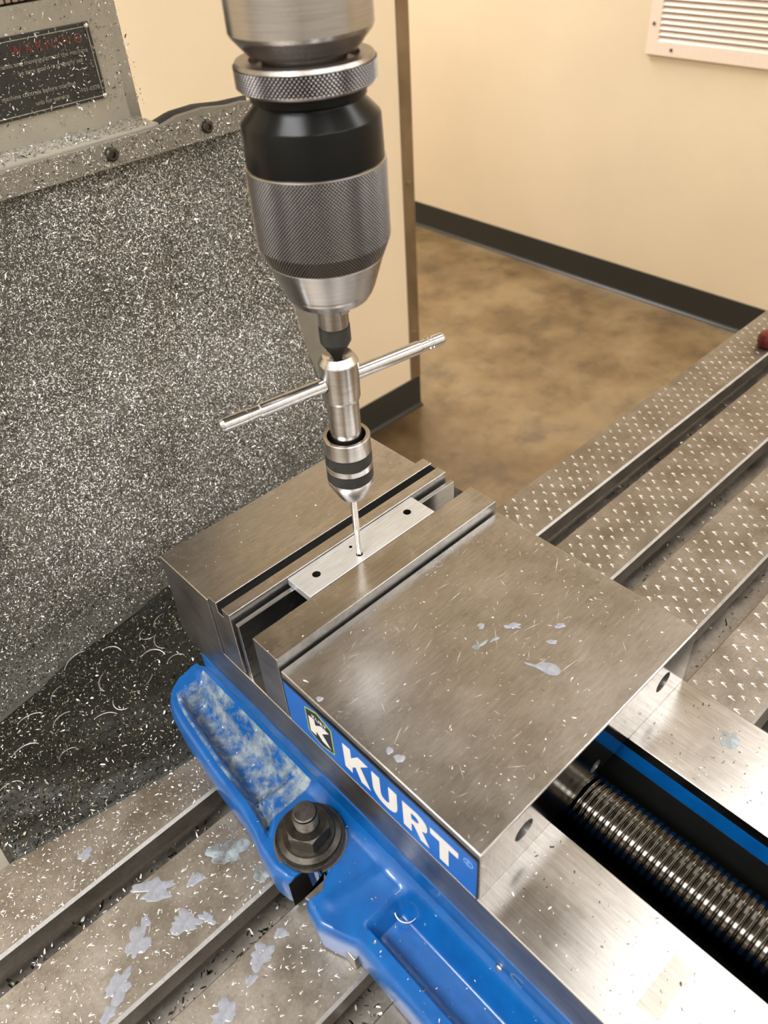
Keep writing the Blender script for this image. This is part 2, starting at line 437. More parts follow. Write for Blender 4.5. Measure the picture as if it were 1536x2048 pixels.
link('red_heading', text2d('WARNING', 7.2, .2, on_plate(58, 312.0), 'RIGHT', spacing=1.5), M['platered'], wp)
for (xe, ze, tx) in ((60, 306.6, 'hands and moving parts of the machine'), (55, 301.8, 'be sure guard is properly set'),
                     (46, 290.4, 'to machine controls before starting'), (40, 284.6, 'unit for service')):
    link('text_line', text2d(tx, 3.6, .15, on_plate(xe, ze), 'RIGHT'), M['platetext'], wp)
link('text_line', text2d('F01-0378', 3.4, .15, on_plate(61.5, 285.6), 'RIGHT'), M['platetext'], wp)
for x, z in ((px1-2, pz1-2), (px1-1.6, pz0+1.6)):
    me = lathe([(1.6, 0), (1.5, .7), (.8, 1.2)], (0, 0), 14)
    for v in me.vertices: v.co = Vector((x+v.co.x, py-.8-v.co.z, z+v.co.y))
    link('rivet', me, M['flake'], wp, smooth=True)
# saddle and knee under the table (mostly hidden)
kn = empty('machine_knee', (0, 120, FLOOR), 'grey machine knee and saddle below the mill table', 'milling machine knee')
link('saddle', box(-215, 190, -10, 300, -150, -82, 4), M['greydark'], kn, smooth=30)
link('knee_casting', box(-150, 150, 20, 440, -700, -150, 8), M['greydark'], kn, smooth=30)
link('way_cover', box(20, 330, -140, -16, -175, -84, 4), M['sludge'], kn, smooth=30)  # dark box added for the shade below the table front
link('pedestal', box(-230, 230, -60, 445, FLOOR, -700, 10), M['greydark'], kn, smooth=30)
link('saddle_apron', box(-330, -214, 200, 330, -60, -38, 3), M['grey'], kn, smooth=30)

# ------------------------------------------------------------------ mill table
tb = empty('mill_table', (0, 90, -80), 'long grey cast iron mill table with three T-slots and scraped crescent marks', 'mill table')
lands = [(-26, 16.8), (33.3, 81.7), (98.1, 146.6), (163, 205.4)]
ch = 1.2
poly = []
for i, (a, b2) in enumerate(lands):
    if i > 0: poly += [(a-6, -24), (a-6, -14.5), (a, -14.5)] if False else []
    poly += [(a, -ch*1.2), (a+ch*1.3, 0), (b2-.5, 0), (b2, -.5)]
    if i < 3:
        na = lands[i+1][0]
        poly += [(b2, -14), (b2-6.5, -14), (b2-6.5, -25), (na+6.5, -25), (na+6.5, -14), (na, -14)]
poly += [(205.4, -30), (195, -42), (195, -80), (-16, -80), (-16, -42), (-26, -30)]
tme = prism(poly, 'x', -620, 640)
for m_ in (M['table'], M['edge']): tme.materials.append(m_)
for p in tme.polygons:
    if .3 < p.normal.z < .95 and p.normal.y < 0: p.material_index = 1
link('table_casting', tme, None, tb)
# scraped crescents, a stuff of flush bright flakes
vs, fs = [], []
a_ = np.array([5.2, -6.3]); b_ = np.array([-6.4, -7.4])
def flake(x, y, s, ang, hgt=.06):
    ca, sa = math.cos(ang), math.sin(ang)
    P = [(0, 0), (.55, -.1), (.30, -1.0), (.05, -2.3), (-.35, -2.3), (-.28, -1.1), (-.2, -.2)] if random.random() < 2 else []
    o = len(vs)
    head = [(0, .25), (.5, 0), (.28, -.9), (-.02, -2.2), (-.30, -2.15), (-.22, -.9), (-.35, -.05)]
    for (u, v) in head: vs.append((x+s*(u*ca-v*sa), y+s*(u*sa+v*ca), hgt))
    fs.append((o, o+1, o+2, o+5, o+6)); fs.append((o+2, o+3, o+4, o+5))
    o = len(vs)
    for (u, v) in [(.45, .05), (.95, -.75), (1.0, -1.15), (.8, -1.0), (.35, -.3)]: vs.append((x+s*(u*ca-v*sa), y+s*(u*sa+v*ca), hgt))
    fs.append(tuple(range(o, o+5)))
for i in range(-140, 160):
    for j in range(-140, 160):
        p = a_*i+b_*j+np.array([150, 90])+rng.normal(0, .45, 2)
        x, y = p
        if not (-330 < x < 620): continue
        ok = any(l0+2.2 < y-3.4 and y < l1-1.6 for l0, l1 in lands)
        if not ok: continue
        if x < 60 and random.random() < .35: continue
        if x < 60: flake(x, y, random.uniform(.75, 1.2), math.radians(random.gauss(60, 25)))
        else:
            if random.random() < .05: continue
            flake(x, y, random.uniform(1.45, 2.1), math.radians(random.gauss(-14, 7)))
link('scraping_marks', mesh(vs, fs), M['flaket'], tb, kind='stuff')
# red knob on the table, half out of frame
kb = empty('red_knob', (538, 171, 0), 'dark red rounded plastic knob lying on the table at the right frame edge', 'knob')
me = lathe([(3, .3), (9, .6), (10.5, 4), (10.5, 9), (8.5, 12.5), (4, 13.5), (.5, 13.8)], (538, 171), 24); link('knob_head', me, M['red'], kb, smooth=40)
link('knob_stem', mesh(*tube([(538, 171, 6), (559, 153, 7.5), (592, 133, 9)], 4, 12)), M['black'], kb, smooth=40)

# ------------------------------------------------------------------ vise
vi = empty('milling_vise', (0, 60, 0), 'large machine vise with blue cast base and ground steel jaws bolted to the mill table', 'vise')
SW = 76.2; BX0 = -97.5
oy = np.array([224.5, 223, 219, 214, 206, 195, 156, 129, 112, 104, 92, 84, 81.0, 80.0, 71.0, 70.0, 66, 56, 47, 38, -6, -60, -230])
ox = np.array([-84, -93, -100, -104, -107, -109, -113, -114.5, -117.5, -120, -121.5, -120, -118, -104, -104, -117.5, -120, -122, -118.5, -114.5, -115, -113.5, -113])
def outer(y): return np.interp(-y, -oy, ox)
def h_flange(x, y):
    d = x-outer(y)
    z = 26.5-np.clip(3.2-d, 0, 3.2)**2*.6
    pk = sm((d-8)/4)*sm((-78.5-x)/10)*sm((211-y)/6)*sm((y-121)/12)
    # pocket end sweeps towards the bolt on the outer side
    pk = np.maximum(pk, sm((d-6)/4)*sm((-98-x)/10)*sm((y-104-np.clip(x+112, 0, 20))/8)*sm((150-y)/8)*.8)
    z = z-14*pk
    pf = sm((d-9)/4)*sm((-79-x)/9)*sm((42-y)/7)
    z = z-13*pf
    rb = np.exp(-((y-57+(x+100)*.25)/3.5)**2)*sm((d-6)/6)*.9
    z = z+rb
    wall = np.clip((x+84)/7, 0, 1)
    return z+np.where(y > 108, 7.5, 5.5)*wall**2.2*sm((224.5-y)/14)
ys = np.unique(np.concatenate([np.linspace(-230, 224.5, 300), [70.0, 70.5, 80.5, 81.0]]))
us = np.concatenate([np.linspace(0, .12, 6), np.linspace(.16, 1, 34)])
for sgn in (-1, 1):
    V, F = [], []
    for yv in ys:
        o_ = float(outer(yv))
        for u in us:
            x = o_+u*(-77-o_); V.append((x, yv, float(h_flange(x, yv))))
    nU = len(us); nY = len(ys)
    for j in range(nY-1):
        for i in range(nU-1):
            a = j*nU+i; F.append((a, a+1, a+1+nU, a+nU))
    base0 = len(V)
    for yv in ys:
        V.append((float(outer(yv))+1.0, yv, 2.0))
    for j in range(nY-1):
        F.append((j*nU, (j+1)*nU, base0+j+1, base0+j))
    # rear end wall
    e0 = len(V)
    for i, u in enumerate(us):
        x = outer(224.5)+u*(-77-outer(224.5)); V.append((float(x), 224.5, 2.0))
    for i in range(nU-1):
        a = (nY-1)*nU+i; F.append((a, a+1, e0+i+1, e0+i))
    if sgn > 0: V = [(-x, y, z) for x, y, z in V]; F = [f[::-1] for f in F]
    bm = bmesh.new(); me0 = mesh(V, F); bm.from_mesh(me0); bpy.data.meshes.remove(me0)
    link('clamping_flange', bm_mesh(bm), M['blue'], vi, smooth=38)
blue = [(-77, 1.5), (77, 1.5), (77, 46), (60, 46), (60, 65), (29.2, 65), (29.2, 3), (-29.2, 3), (-29.2, 65), (-60, 65), (-60, 46), (-77, 46)]
link('base_casting', prism(blue, 'y', -230, 212), M['blue'], vi)
# bare machined pads
seat = [(BX0+18.4*math.cos(t), 90+18.4*math.sin(t)) for t in np.linspace(-1.9, 3.05, 26)]
link('clamp_seat', prism(seat+[(-103.6, 80.4), (-103.6, 75), (-104.2, 69.7), (-117.4, 69.7), (-116.5, 67.5), (-109, 66.5)], 'z', 25.0, 26.9), M['side'], vi)
link('slot_lining', boxes([(-119, -100, 80.3, 80.7, 2, 25.2), (-103.7, -103.2, 70.2, 80.5, 2, 25.2)]), M['grime'], vi)  # dark sheets standing in for shade on the bare, dirty notch walls
link('locating_key', box(-116.5, -98, 38, 60, 1.0, 12, .5), M['side'], vi)
yend = lambda x, z: 228 if z > 50 else 210
for s, nm in ((-1, 'bed_rail'), (1, 'bed_rail')):
    rp = [(s*SW, 46), (s*60, 46), (s*60, 65), (s*29.2, 65), (s*29.2, 72.4), (s*SW, 72.4), (s*SW, 56)]
    link(nm, prism(rp, 'y', -230, 228, .35, None), M['groundy'], vi)
    # ground outer face (darker)
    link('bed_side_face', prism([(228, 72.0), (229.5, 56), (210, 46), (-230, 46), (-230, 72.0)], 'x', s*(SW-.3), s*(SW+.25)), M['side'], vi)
link('bed_end', prism([(212, 46), (212, 72.3), (230, 72.3), (230, 56), (212, 47)], 'x', -SW+.4, SW-.4), M['side'], vi)
link('fixed_jaw', shade_sides(box(-77, 72, 180.3, 226, 72.5, 115.9, .5), M['block'], M['side']), None, vi)
link('fixed_jaw_plate', shade_sides(prism([(161.4, 72.6), (161.4, 118.2), (168.0, 118.2), (168.0, 112), (172.9, 112), (172.9, 118.5), (179.9, 118.5), (179.9, 72.6)], 'x', -SW, SW, .25), M['ground'], M['side']), None, vi)
link('groove_grime', box(-SW+.4, SW-.4, 168.05, 172.85, 112, 116.6), M['grime'], vi)  # dark strip fills the groove in place of its shade
mj = box(-SW, SW, 0, 122.6, 72.7, 110.5, .7, 2)
mj = cut(mj, [cyl_y(-49.5, 94, 5.6, -5, 26), cyl_y(51.5, 94, 5.6, -5, 26), cyl_y(1, 81.5, 3.6, -5, 20)])
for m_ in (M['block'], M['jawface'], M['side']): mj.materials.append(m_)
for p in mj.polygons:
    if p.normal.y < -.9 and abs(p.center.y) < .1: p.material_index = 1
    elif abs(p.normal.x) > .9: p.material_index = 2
link('moving_jaw', mj, None, vi)
link('moving_jaw_plate', shade_sides(box(-SW, SW, 123.6, 142.4, 72.7, 117.5, .35), M['ground'], M['side']), None, vi)
sv, sf = [], []
for k in range(85):
    x, y = random.uniform(-72, 70), random.uniform(4, 118); L = random.choice([3, 4, 6, 9, 14])*random.uniform(.6, 1.2); a = random.gauss(.35, .5) if random.random() < .75 else random.uniform(0, 3.1)
    w = random.uniform(.05, .11); c_, s_ = math.cos(a), math.sin(a); o = len(sv)
    if abs(x+L*c_) > 74 or not 1 < y+L*s_ < 121: continue
    sv += [(x, y, 110.53), (x+L*.5*c_-w*s_, y+L*.5*s_+w*c_, 110.53), (x+L*c_, y+L*s_, 110.53), (x+L*.5*c_+w*s_, y+L*.5*s_-w*c_, 110.53)]; sf.append((o+3, o+2, o+1, o))
link('jaw_scratches', mesh(sv, sf), M['flaket'], vi, kind='stuff')
# lead screw along -y
P_, R_, D_ = 3.175, 15.4, 1.1
V, F = [], []; seg = 56; L = 290; per = 10; rows = int(L/P_*per)
for j in range(rows+1):
    y = 60-j*P_/per
    for i in range(seg):
        t = i/seg; ph = (j/per+t) % 1.0
        k = min(1, abs(ph-.5)/.2); r = R_-D_*(1-k)
        a = 2*math.pi*t; V.append((r*math.cos(a), y, 50+r*math.sin(a)))
for j in range(rows):
    for i in range(seg):
        a = j*seg+i; b2 = j*seg+(i+1) % seg; F.append((a, b2, b2+seg, a+seg))
ls = link('lead_screw', mesh(V, F), M['screw'], vi, smooth=True)
link('channel_liner', prism([(29.25, 54), (28.9, 54), (28.9, 6), (-28.9, 6), (-28.9, 54), (-29.25, 54), (-29.25, 4), (29.25, 4)], 'y', -230, 120), M['grime'], vi)  # black lining paints the shade deep in the screw channel
# name plate on the jaw side
xs = -SW-.5
npl = link('name_plate', prism([(121.6, 105.2), (1.0, 105.0), (1.0, 74.0), (121.6, 74.0)], 'x', xs, -SW+.05, .15), M['plateblue'], vi)
def on_side(th, y0=0, z0=0): return lambda u, v, w: (xs-th-w, y0-u, z0+v)
def side_shape(loops, lift, th=.1): return shape2d([[(-p[0], p[1]) for p in l] for l in loops], th, lambda u, v, w: (xs-lift-w, -u, v))
link('plate_rim', boxes([(xs-.08, xs, .6, 122, 104.8, 106.4), (xs-.08, xs, .3, 1.1, 73.5, 106)]), M['hexblack'], npl)
link('emblem_border', side_shape([[(106.1, 100.4), (97.2, 104.1), (87.2, 100.1), (87.3, 80.5), (97.0, 77.6), (106.2, 81.5)]], .06), M['hexgreen'], npl)
link('emblem_field', side_shape([[(105.3, 99.8), (97.3, 103.1), (88.0, 99.4), (88.0, 81.4), (96.8, 78.8), (105.3, 82.3)]], .17), M['hexblack'], npl)
link('emblem_letter', side_shape([[(103.8, 96.0), (99.7, 96.2), (99.4, 91.9), (94.9, 96), (89.2, 95.8), (94.8, 90.0), (89.3, 83.0), (95.3, 83.4), (99.3, 87.6), (99.9, 83.5), (104.0, 83.5)]], .28), M['letter'], npl)
link('emblem_text', text2d('KURT', 4.0, .08, on_side(.28, 101.0, 97.0), spacing=1.05), M['letter'], npl)
KURT = [
 [[(79.8, 99.1), (74.7, 99.5), (74.8, 92.4), (69.7, 99.0), (63.2, 98.7), (68.6, 92.4), (62.9, 79.8), (69.0, 79.6), (72.2, 88.2), (74.6, 85.3), (75.0, 80.3), (79.9, 80.7)]],
 [[(60.9, 98.6), (56.0, 98.6), (56.0, 87.6), (55.6, 85.4), (54.7, 84.0), (52.8, 83.6), (51.3, 84.5), (50.6, 86.2), (50.5, 98.4), (45.5, 98.4), (45.6, 86.9), (46.0, 84.2), (47.0, 81.8), (48.9, 80.0), (51.6, 79.1), (55.3, 79.4), (57.6, 80.3), (59.3, 81.8), (60.5, 84.0), (61.0, 86.7)]],
 [[(42.1, 98.2), (33.6, 98.6), (30.6, 97.9), (28.6, 96.3), (27.7, 93.7), (28.0, 90.7), (28.9, 88.9), (30.9, 87.7), (26.7, 79.0), (31.9, 78.8), (34.2, 83.6), (35.9, 86.3), (37.1, 86.1), (37.3, 79.1), (42.1, 79.3)],
  [(37.1, 94.8), (34.6, 95.0), (33.1, 94.3), (32.6, 92.5), (33.3, 90.8), (34.9, 90.1), (37.1, 90.0)]],
 [[(26.1, 97.8), (10.7, 98.0), (10.7, 93.6), (15.9, 93.3), (15.9, 79.1), (20.9, 79.0), (20.9, 93.3), (26.0, 93.4)]]]
for lp in KURT: link('letter', side_shape(lp, .08), M['letter'], npl)
circ = lambda r: [(5.5+r*math.cos(t), 98.0+r*math.sin(t)) for t in np.linspace(0, 2*math.pi, 24, endpoint=False)]
link('registered_mark', side_shape([circ(2.5), circ(2.1)], .08), M['regblue'], npl)
link('registered_mark', text2d('R', 3.4, .08, on_side(.08, 6.6, 96.8)), M['regblue'], npl)
# stamped letter and pin on the base side
link('stamped_letter', text2d('C', 11.0, .1, lambda u, v, w: (-77.06-w, -18.6-u, 32.3+v)), M['mark'], vi)
me = lathe([(1.9, 0), (1.8, .8), (1.0, 1.4)], (0, 0), 16)
for v in me.vertices: v.co = Vector((-77-v.co.z, -13.8+v.co.x, 31.5+v.co.y))
link('drive_pin', me, M['flake'], vi, smooth=True)

# ------------------------------------------------------------------ hold-down bolt
BX, BY = -97.5, 90
hb = empty('hold_down_bolt', (BX, BY, 26.9), 'black hex nut and washers on a threaded stud clamping the blue vise base', 'bolt')
link('washer', lathe([(9, 27.0), (17, 27.0), (17.4, 27.6), (17.4, 30.0), (16.9, 30.6), (9, 30.6)], (BX, BY), 64), M['bolt'], hb, smooth=35)
link('flange_washer', lathe([(8, 30.6), (15.6, 30.7), (15.8, 31.3), (15.6, 32.2), (13.0, 33.0), (12.5, 34.3), (8, 34.5)], (BX, BY), 64), M['bolt'], hb, smooth=35)
bm = bmesh.new()
hexr = 11.6
rr = [bm.verts.new((BX+hexr*math.cos(math.radians(60*i+4)), BY+hexr*math.sin(math.radians(60*i+4)), 34.5)) for i in range(6)]
f = bm.faces.new(rr); ex = bmesh.ops.extrude_face_region(bm, geom=[f])
for v in ex['geom']:
    if isinstance(v, bmesh.types.BMVert): v.co.z = 44
hx = bm_mesh(bm)
cone = lathe([(25, 30), (25, 60), (9.4, 60), (9.4, 44.4), (13.6, 41.6), (13.6, 30)], (BX, BY), 64, cap=False)
bm = bmesh.new(); bm.from_mesh(cone)
bmesh.ops.remove_doubles(bm, verts=bm.verts, dist=.001)
n_ = 64; bm.verts.ensure_lookup_table()
for i in range(n_): bm.faces.new((bm.verts[i], bm.verts[(i+1) % n_], bm.verts[5*n_+(i+1) % n_], bm.verts[5*n_+i]))
cone = bm_mesh(bm)
link('hex_nut', cut(hx, [cone, cyl((BX, BY), 6.4, 30, 60)]), M['bolt'], hb)
V, F = [], []; seg = 40; per = 10; P_ = 1.95; z = 28.0; j = 0
while z <= 53.0:
    for i in range(seg):
        t = i/seg; ph = (j/per+t) % 1.0; r = 6.3-.8*abs(ph-.5)*2; a = 2*math.pi*t; V.append((BX+r*math.cos(a), BY+r*math.sin(a), z))
    z += P_/per; j += 1
for q in range(j-1):
    for i in range(seg):
        a = q*seg+i; b2 = q*seg+(i+1) % seg; F.append((a, b2, b2+seg, a+seg))
st = lathe([(5.6, z-.6), (5.6, z), (5.0, z+.6), (.3, z+.7)], (BX, BY), 40)
sv = [tuple(v.co) for v in st.vertices]; sf = [tuple(p.vertices) for p in st.polygons]
link('threaded_stud', join([(V, F), (sv, sf)]), M['boltend'], hb, smooth=40)

# ------------------------------------------------------------------ parallel, workpiece
par = link('steel_parallel', box(-75, 78, 156.6, 159.5, 72.6, 112.6, .25), M['parallel'], None, (0, 158, 72.6), label='thin dark steel parallel standing on edge between the vise jaws', category='parallel bar')
wkb = cut(box(-40.5, 47.5, 143.0, 161.2, 112.8, 117.2, .15, 1), [cyl((-28.2, 153), 2.25, 113.1, 130), cyl((36.8, 153.4), 2.25, 113.1, 130), cyl((-2.9, 155.4), .95, 113.1, 130), cyl((-3.3, 147.9), 1.75, 100, 130)])
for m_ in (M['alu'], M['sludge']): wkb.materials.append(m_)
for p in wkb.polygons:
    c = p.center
    if -39 < c.x < 46 and 144 < c.y < 160 and c.z < 117.1: p.material_index = 1  # inner hole faces painted dark in place of shade
link('drilled_plate', wkb, None, None, (3, 152, 112.8), label='bright aluminium plate with drilled holes clamped between the vise jaws', category='workpiece')

# ------------------------------------------------------------------ spindle, chuck, tap guide, wrench, tap
AX = (-3.4, 147.9)
sp = empty('milling_spindle', (*AX, 480), 'bare turned steel spindle nose at the top of the frame', 'spindle')
link('spindle_nose', lathe([(14.2, 347.6), (18.3, 347.6), (18.8, 348.2), (23.3, 353.2), (23.85, 354.4), (23.85, 479.5)], AX, 96), M['turned'], sp, smooth=14)
link('arbor_neck', lathe([(13.9, 330), (13.9, 339.5), (14.3, 340), (14.3, 347.6)], AX, 64), M['turned'], sp, smooth=30)
hd = empty('quill_housing', (0, 250, 522), 'grey milling head casting above the spindle, out of frame', 'milling head')
link('head_casting', box(-110, 125, 8, 470, 480, 900, 14, 4), M['grey'], hd, smooth=35)

ck = empty('drill_chuck', (*AX, 260), 'large keyless drill chuck with knurled steel sleeve and black body', 'drill chuck')
q = lathe([(23.3, 338.6), (22.8, 337.6), (21.6, 337.0), (14.4, 337.0)], AX, 96, cap=False); q2 = lathe([(23.6, 344.9), (23.0, 346.1), (18.5, 346.1), (18.2, 344.2), (14.4, 344.2)], AX, 96, cap=False)
gm = lambda me: ([tuple(v.co) for v in me.vertices], [tuple(p.vertices) for p in me.polygons])
link('knurled_collar', knurl_me([(338.6, 344.9, 24.0, 24.0, 1.5, .5)], AX), M['knurl_soil'], ck)
link('collar_body', join([gm(q), gm(q2), gm(lathe([(23.3, 338.6), (23.3, 344.9)], AX, 96, cap=False))]), M['knurl'], ck, smooth=30)
link('black_body', lathe([(14, 337), (20, 337), (20, 334.2), (18.8, 333.6), (19.2, 332.8), (24.1, 327.9), (24.4, 327.2), (24.8, 313.6), (24.8, 300)], AX, 96), M['black'], ck, smooth=25)
link('knurled_sleeve', knurl_me([(285.6, 312.9, 25.5, 25.5, 1.3, .42), (278.6, 285.6, 22.7, 25.5, 1.3, .42)], AX), M['knurl_soil'], ck)
link('sleeve_core', lathe([(24.8, 313.6), (25.3, 313.4), (25.45, 312.9), (25.1, 312.6), (24.9, 285.6), (22.1, 278.6), (22.3, 278.2), (18.2, 265.8), (17.7, 265.2), (17.4, 264.0), (15.6, 261.2), (14.6, 260.6), (7.5, 260.6)], AX, 96, cap=False), M['turned'], ck, smooth=10)
for i in range(3):
    a = math.radians(120*i+20); me = box(6.2, 11, -2, 2, 257.5, 270, .4)
    for v in me.vertices: v.co = Vector((AX[0]+v.co.x*math.cos(a)-v.co.y*math.sin(a), AX[1]+v.co.x*math.sin(a)+v.co.y*math.cos(a), v.co.z))
    link('jaw', me, M['turned'], ck)

tg = empty('tap_guide', (*AX, 234), 'spring tap guide with black knurled tip held in the drill chuck', 'tap guide')
link('shank', lathe([(6.3, 248.4), (6.3, 275)], AX, 48), M['turned'], tg, smooth=30)
kv, kf, _ = knurl(AX, 241.4, 248.4, 6.6, 6.6, .75, .16)
link('knurled_tip', join([(kv, kf), gm(lathe([(1.2, 230.5), (2.3, 234.0), (3.9, 237.2), (4.3, 237.4), (6.45, 241.2), (6.4, 241.4)], AX, 48, cap=False)), gm(lathe([(6.4, 248.4), (6.3, 248.45), (6.2, 248.5)], AX, 48, cap=False))]), M['knurl_black'], tg)

tw = empty('tap_wrench', (*AX, 158), 'steel T-handle tap wrench with plated sliding bar standing under the drill chuck', 'tap wrench')
body = lathe([(2.5, 231.5), (3.2, 233.4), (6.5, 234.8), (8.55, 231.9), (8.7, 231.4), (8.3, 214.4), (7.9, 213.2), (7.2, 212.8), (7.1, 180)], AX, 72)
ang = math.atan2(141.2-159.4, 51.5+59.1); ca, sa = math.cos(ang), math.sin(ang)
def along(r_, s0, s1, seg=32):
    me = lathe([(r_, s0), (r_, s1)], (0, 0), seg)
    for v in me.vertices:
        s, a, b2 = v.co.z, v.co.x, v.co.y; v.co = Vector((AX[0]+s*ca-a*sa, AX[1]+s*sa+a*ca, 222.7+b2))
    return me
body = cut(body, [along(3.45, -20, 20)])
link('body', body, M['wrench'], tw, smooth=11)
bp = [(1.6, -57.2), (2.3, -56.9), (2.95, -55.6), (2.95, -45.6), (2.7, -45.4), (2.7, -44.9), (2.95, -44.7), (2.95, -43.6), (2.6, -43.3), (2.6, -39.3), (3.1, -38.8), (3.1, 41.8), (2.6, 42.3), (2.6, 46.6), (2.95, 46.9), (2.95, 48), (2.7, 48.2), (2.7, 48.6), (2.95, 48.8), (2.95, 54.3), (2.4, 55.4), (1.6, 55.7)]
me = lathe(bp, (0, 0), 40)
for v in me.vertices:
    s, a, b2 = v.co.z, v.co.x, v.co.y; v.co = Vector((AX[0]+s*ca-a*sa, AX[1]+s*sa+a*ca, 222.7+b2))
link('handle_bar', me, M['chrome'], tw, smooth=25)
link('chuck_sleeve', lathe([(8.4, 180), (8.4, 190), (9.0, 193.4), (10.7, 193.6), (11.0, 193.2), (11.1, 185.2), (10.6, 184.9), (10.6, 178.9), (11.1, 178.6), (11.1, 175.9), (10.6, 175.6), (10.6, 169.9), (11.1, 169.6), (11.0, 167.6), (6.9, 158.8), (6.4, 158.0), (3.0, 158.0)], AX, 72, cap=False), M['wrench'], tw, smooth=25)
for z0, z1 in ((178.95, 184.85), (169.95, 175.55)):
    kv, kf, _ = knurl(AX, z0, z1, 11.1, 11.1, .72, .2); link('knurled_band', mesh(kv, kf), M['knurl_black'], tw)
link('collet_jaws', lathe([(1.4, 156.6), (2.6, 156.8), (3.4, 158.4), (3.4, 166)], AX, 32), M['wrench'], tw, smooth=30)

flute = lambda t, r, z: r*(1-.30*max(0, math.cos(1.5*t+.6))**6 - .30*max(0, -math.cos(1.5*t+.6))**6)
tp = empty('hand_tap', (*AX, 111), 'slim fluted hand tap entering the aluminium plate', 'tap')
link('tap_shank', lathe([(1.68, 136), (1.68, 164)], AX, 32), M['tap'], tp, smooth=30)
link('tap_flutes', lathe([(1.0, 111.6), (1.3, 113), (1.32, 131.5), (1.68, 134.5), (1.68, 136)], AX, 48, rfun=flute), M['tap'], tp, smooth=40)

# ------------------------------------------------------------------ chip guard and the chips
def yv(x): return np.interp(x, [-230, -180, -145, -100, -43, 60, 165], [308, 317, 324, 333, 340, 353, 366])
gz = np.array([-22, -8, 15, 47, 80, 115, 155, 193, 230, 268]); gt = np.array([0, .10, .22, .36, .50, .65, .745, .81, .88, .95])
wob = lambda x, z: 2.2*np.sin(x*.035+z*.02)*np.cos(z*.03-x*.012)+1.2*np.sin(x*.09+1.3)*np.sin(z*.05)
def guard_y(x, z):
    t = np.interp(z, gz, gt); k = sm((z+22)/40)*sm((262-z)/25)
    return yv(x)+(433-yv(x))*t + wob(x, z)*k*1.2
gtop = lambda x: np.interp(x, [-230, 60, 80, 95, 115, 135, 160], [262, 262, 263.5, 267, 267.5, 265, 264])
gx1 = lambda z: 160+2.5*np.sin(z*.045)-1.0
cg = empty('chip_guard', (-30, 425, 250), 'grey rubber chip guard hanging from the column, crusted with metal chips', 'chip guard')
nx, nz = 90, 70; V, F = [], []
for j in range(nz+1):
    for i in range(nx+1):
        u = i/nx; t = j/nz
        x = -232+u*(gx1(-22+t*285)+232); z = -22+t*(gtop(x)+22)
        V.append((x, float(guard_y(x, z)), float(z)))
n1 = len(V)
for (x, y, z) in list(V): V.append((x, y+2.6, z))
for j in range(nz):
    for i in range(nx):
        a = j*(nx+1)+i; F.append((a, a+1, a+nx+2, a+nx+1)); F.append((n1+a, n1+a+nx+1, n1+a+nx+2, n1+a+1))
for j in range(nz):
    a = j*(nx+1)+nx; F.append((a, n1+a, n1+a+nx+1, a+nx+1))
for i in range(nx):
    a = nz*(nx+1)+i; F.append((a, a+1, n1+a+1, n1+a))
bm = bmesh.new(); me0 = mesh(V, F); bm.from_mesh(me0); bpy.data.meshes.remove(me0)
link('rubber_sheet', bm_mesh(bm), M['rubber'], cg, smooth=50)
link('clamp_strip', prism([(-232, 247.5), (149, 247.5), (154, 263), (146, 264.5), (134, 264.5), (115, 267), (95, 266.5), (80, 263), (-232, 262)], 'y', 417.5, 421.5, .4), M['greydark'], cg)
for x in (43, 115, -60, -150):
    me = lathe([(4.2, 0), (4.2, 1.6), (3.2, 2.6), (1.9, 2.6), (1.7, 1.2), (.2, 1.2)], (0, 0), 20)
    for v in me.vertices: v.co = Vector((x+v.co.x, 417.5-v.co.z, 255.5+v.co.y))
    link('cap_screw', me, M['bolt'], cg, smooth=30)

# sludge bank of chips between guard and table
sb_y0 = lambda x: 205.4-np.interp(x, [-214, -163, -125, -80], [0, 9, 15, 20])
def pile_z(x, y):
    y0, y1 = sb_y0(x), yv(x)+6; t = np.clip((y-y0)/(y1-y0), 0, 1)
    z = .6+3.4*sm(t/.12)-27*sm((t-.35)/.65)**1.1+2.6*np.sin(t*9+x*.03)*np.sin(x*.045+t*4)*sm(t/.15)
    return z*sm((x+214)/5+.2)-6*(1-sm((x+214)/5+.2))
V, F = [], []; nx, ny = 90, 70
for j in range(ny+1):
    for i in range(nx+1):
        x = -214+i/nx*(170+214); t = j/ny; y = sb_y0(x)+t*(yv(x)+6-sb_y0(x)); V.append((x, float(y), float(pile_z(x, y)+rng.normal(0, .35)*min(1, t*8))))
for j in range(ny):
    for i in range(nx):
        a = j*(nx+1)+i; F.append((a, a+1, a+nx+2, a+nx+1))
n1 = len(V)
for i in range(nx+1): V.append((V[i][0], V[i][1], -40.0))
for i in range(nx): F.append((i, n1+i, n1+i+1, i+1))
for j in range(ny+1): V.append((-214, V[j*(nx+1)][1], -40.0))
for j in range(ny): F.append((j*(nx+1), (j+1)*(nx+1), n1+nx+1+j+1, n1+nx+1+j))
link('sludge_bank', mesh(V, F), M['sludge'], None, (-20, 270, -40), smooth=True, kind='stuff', label='dark oily bank of packed chips between table edge and chip guard', category='chip bank')

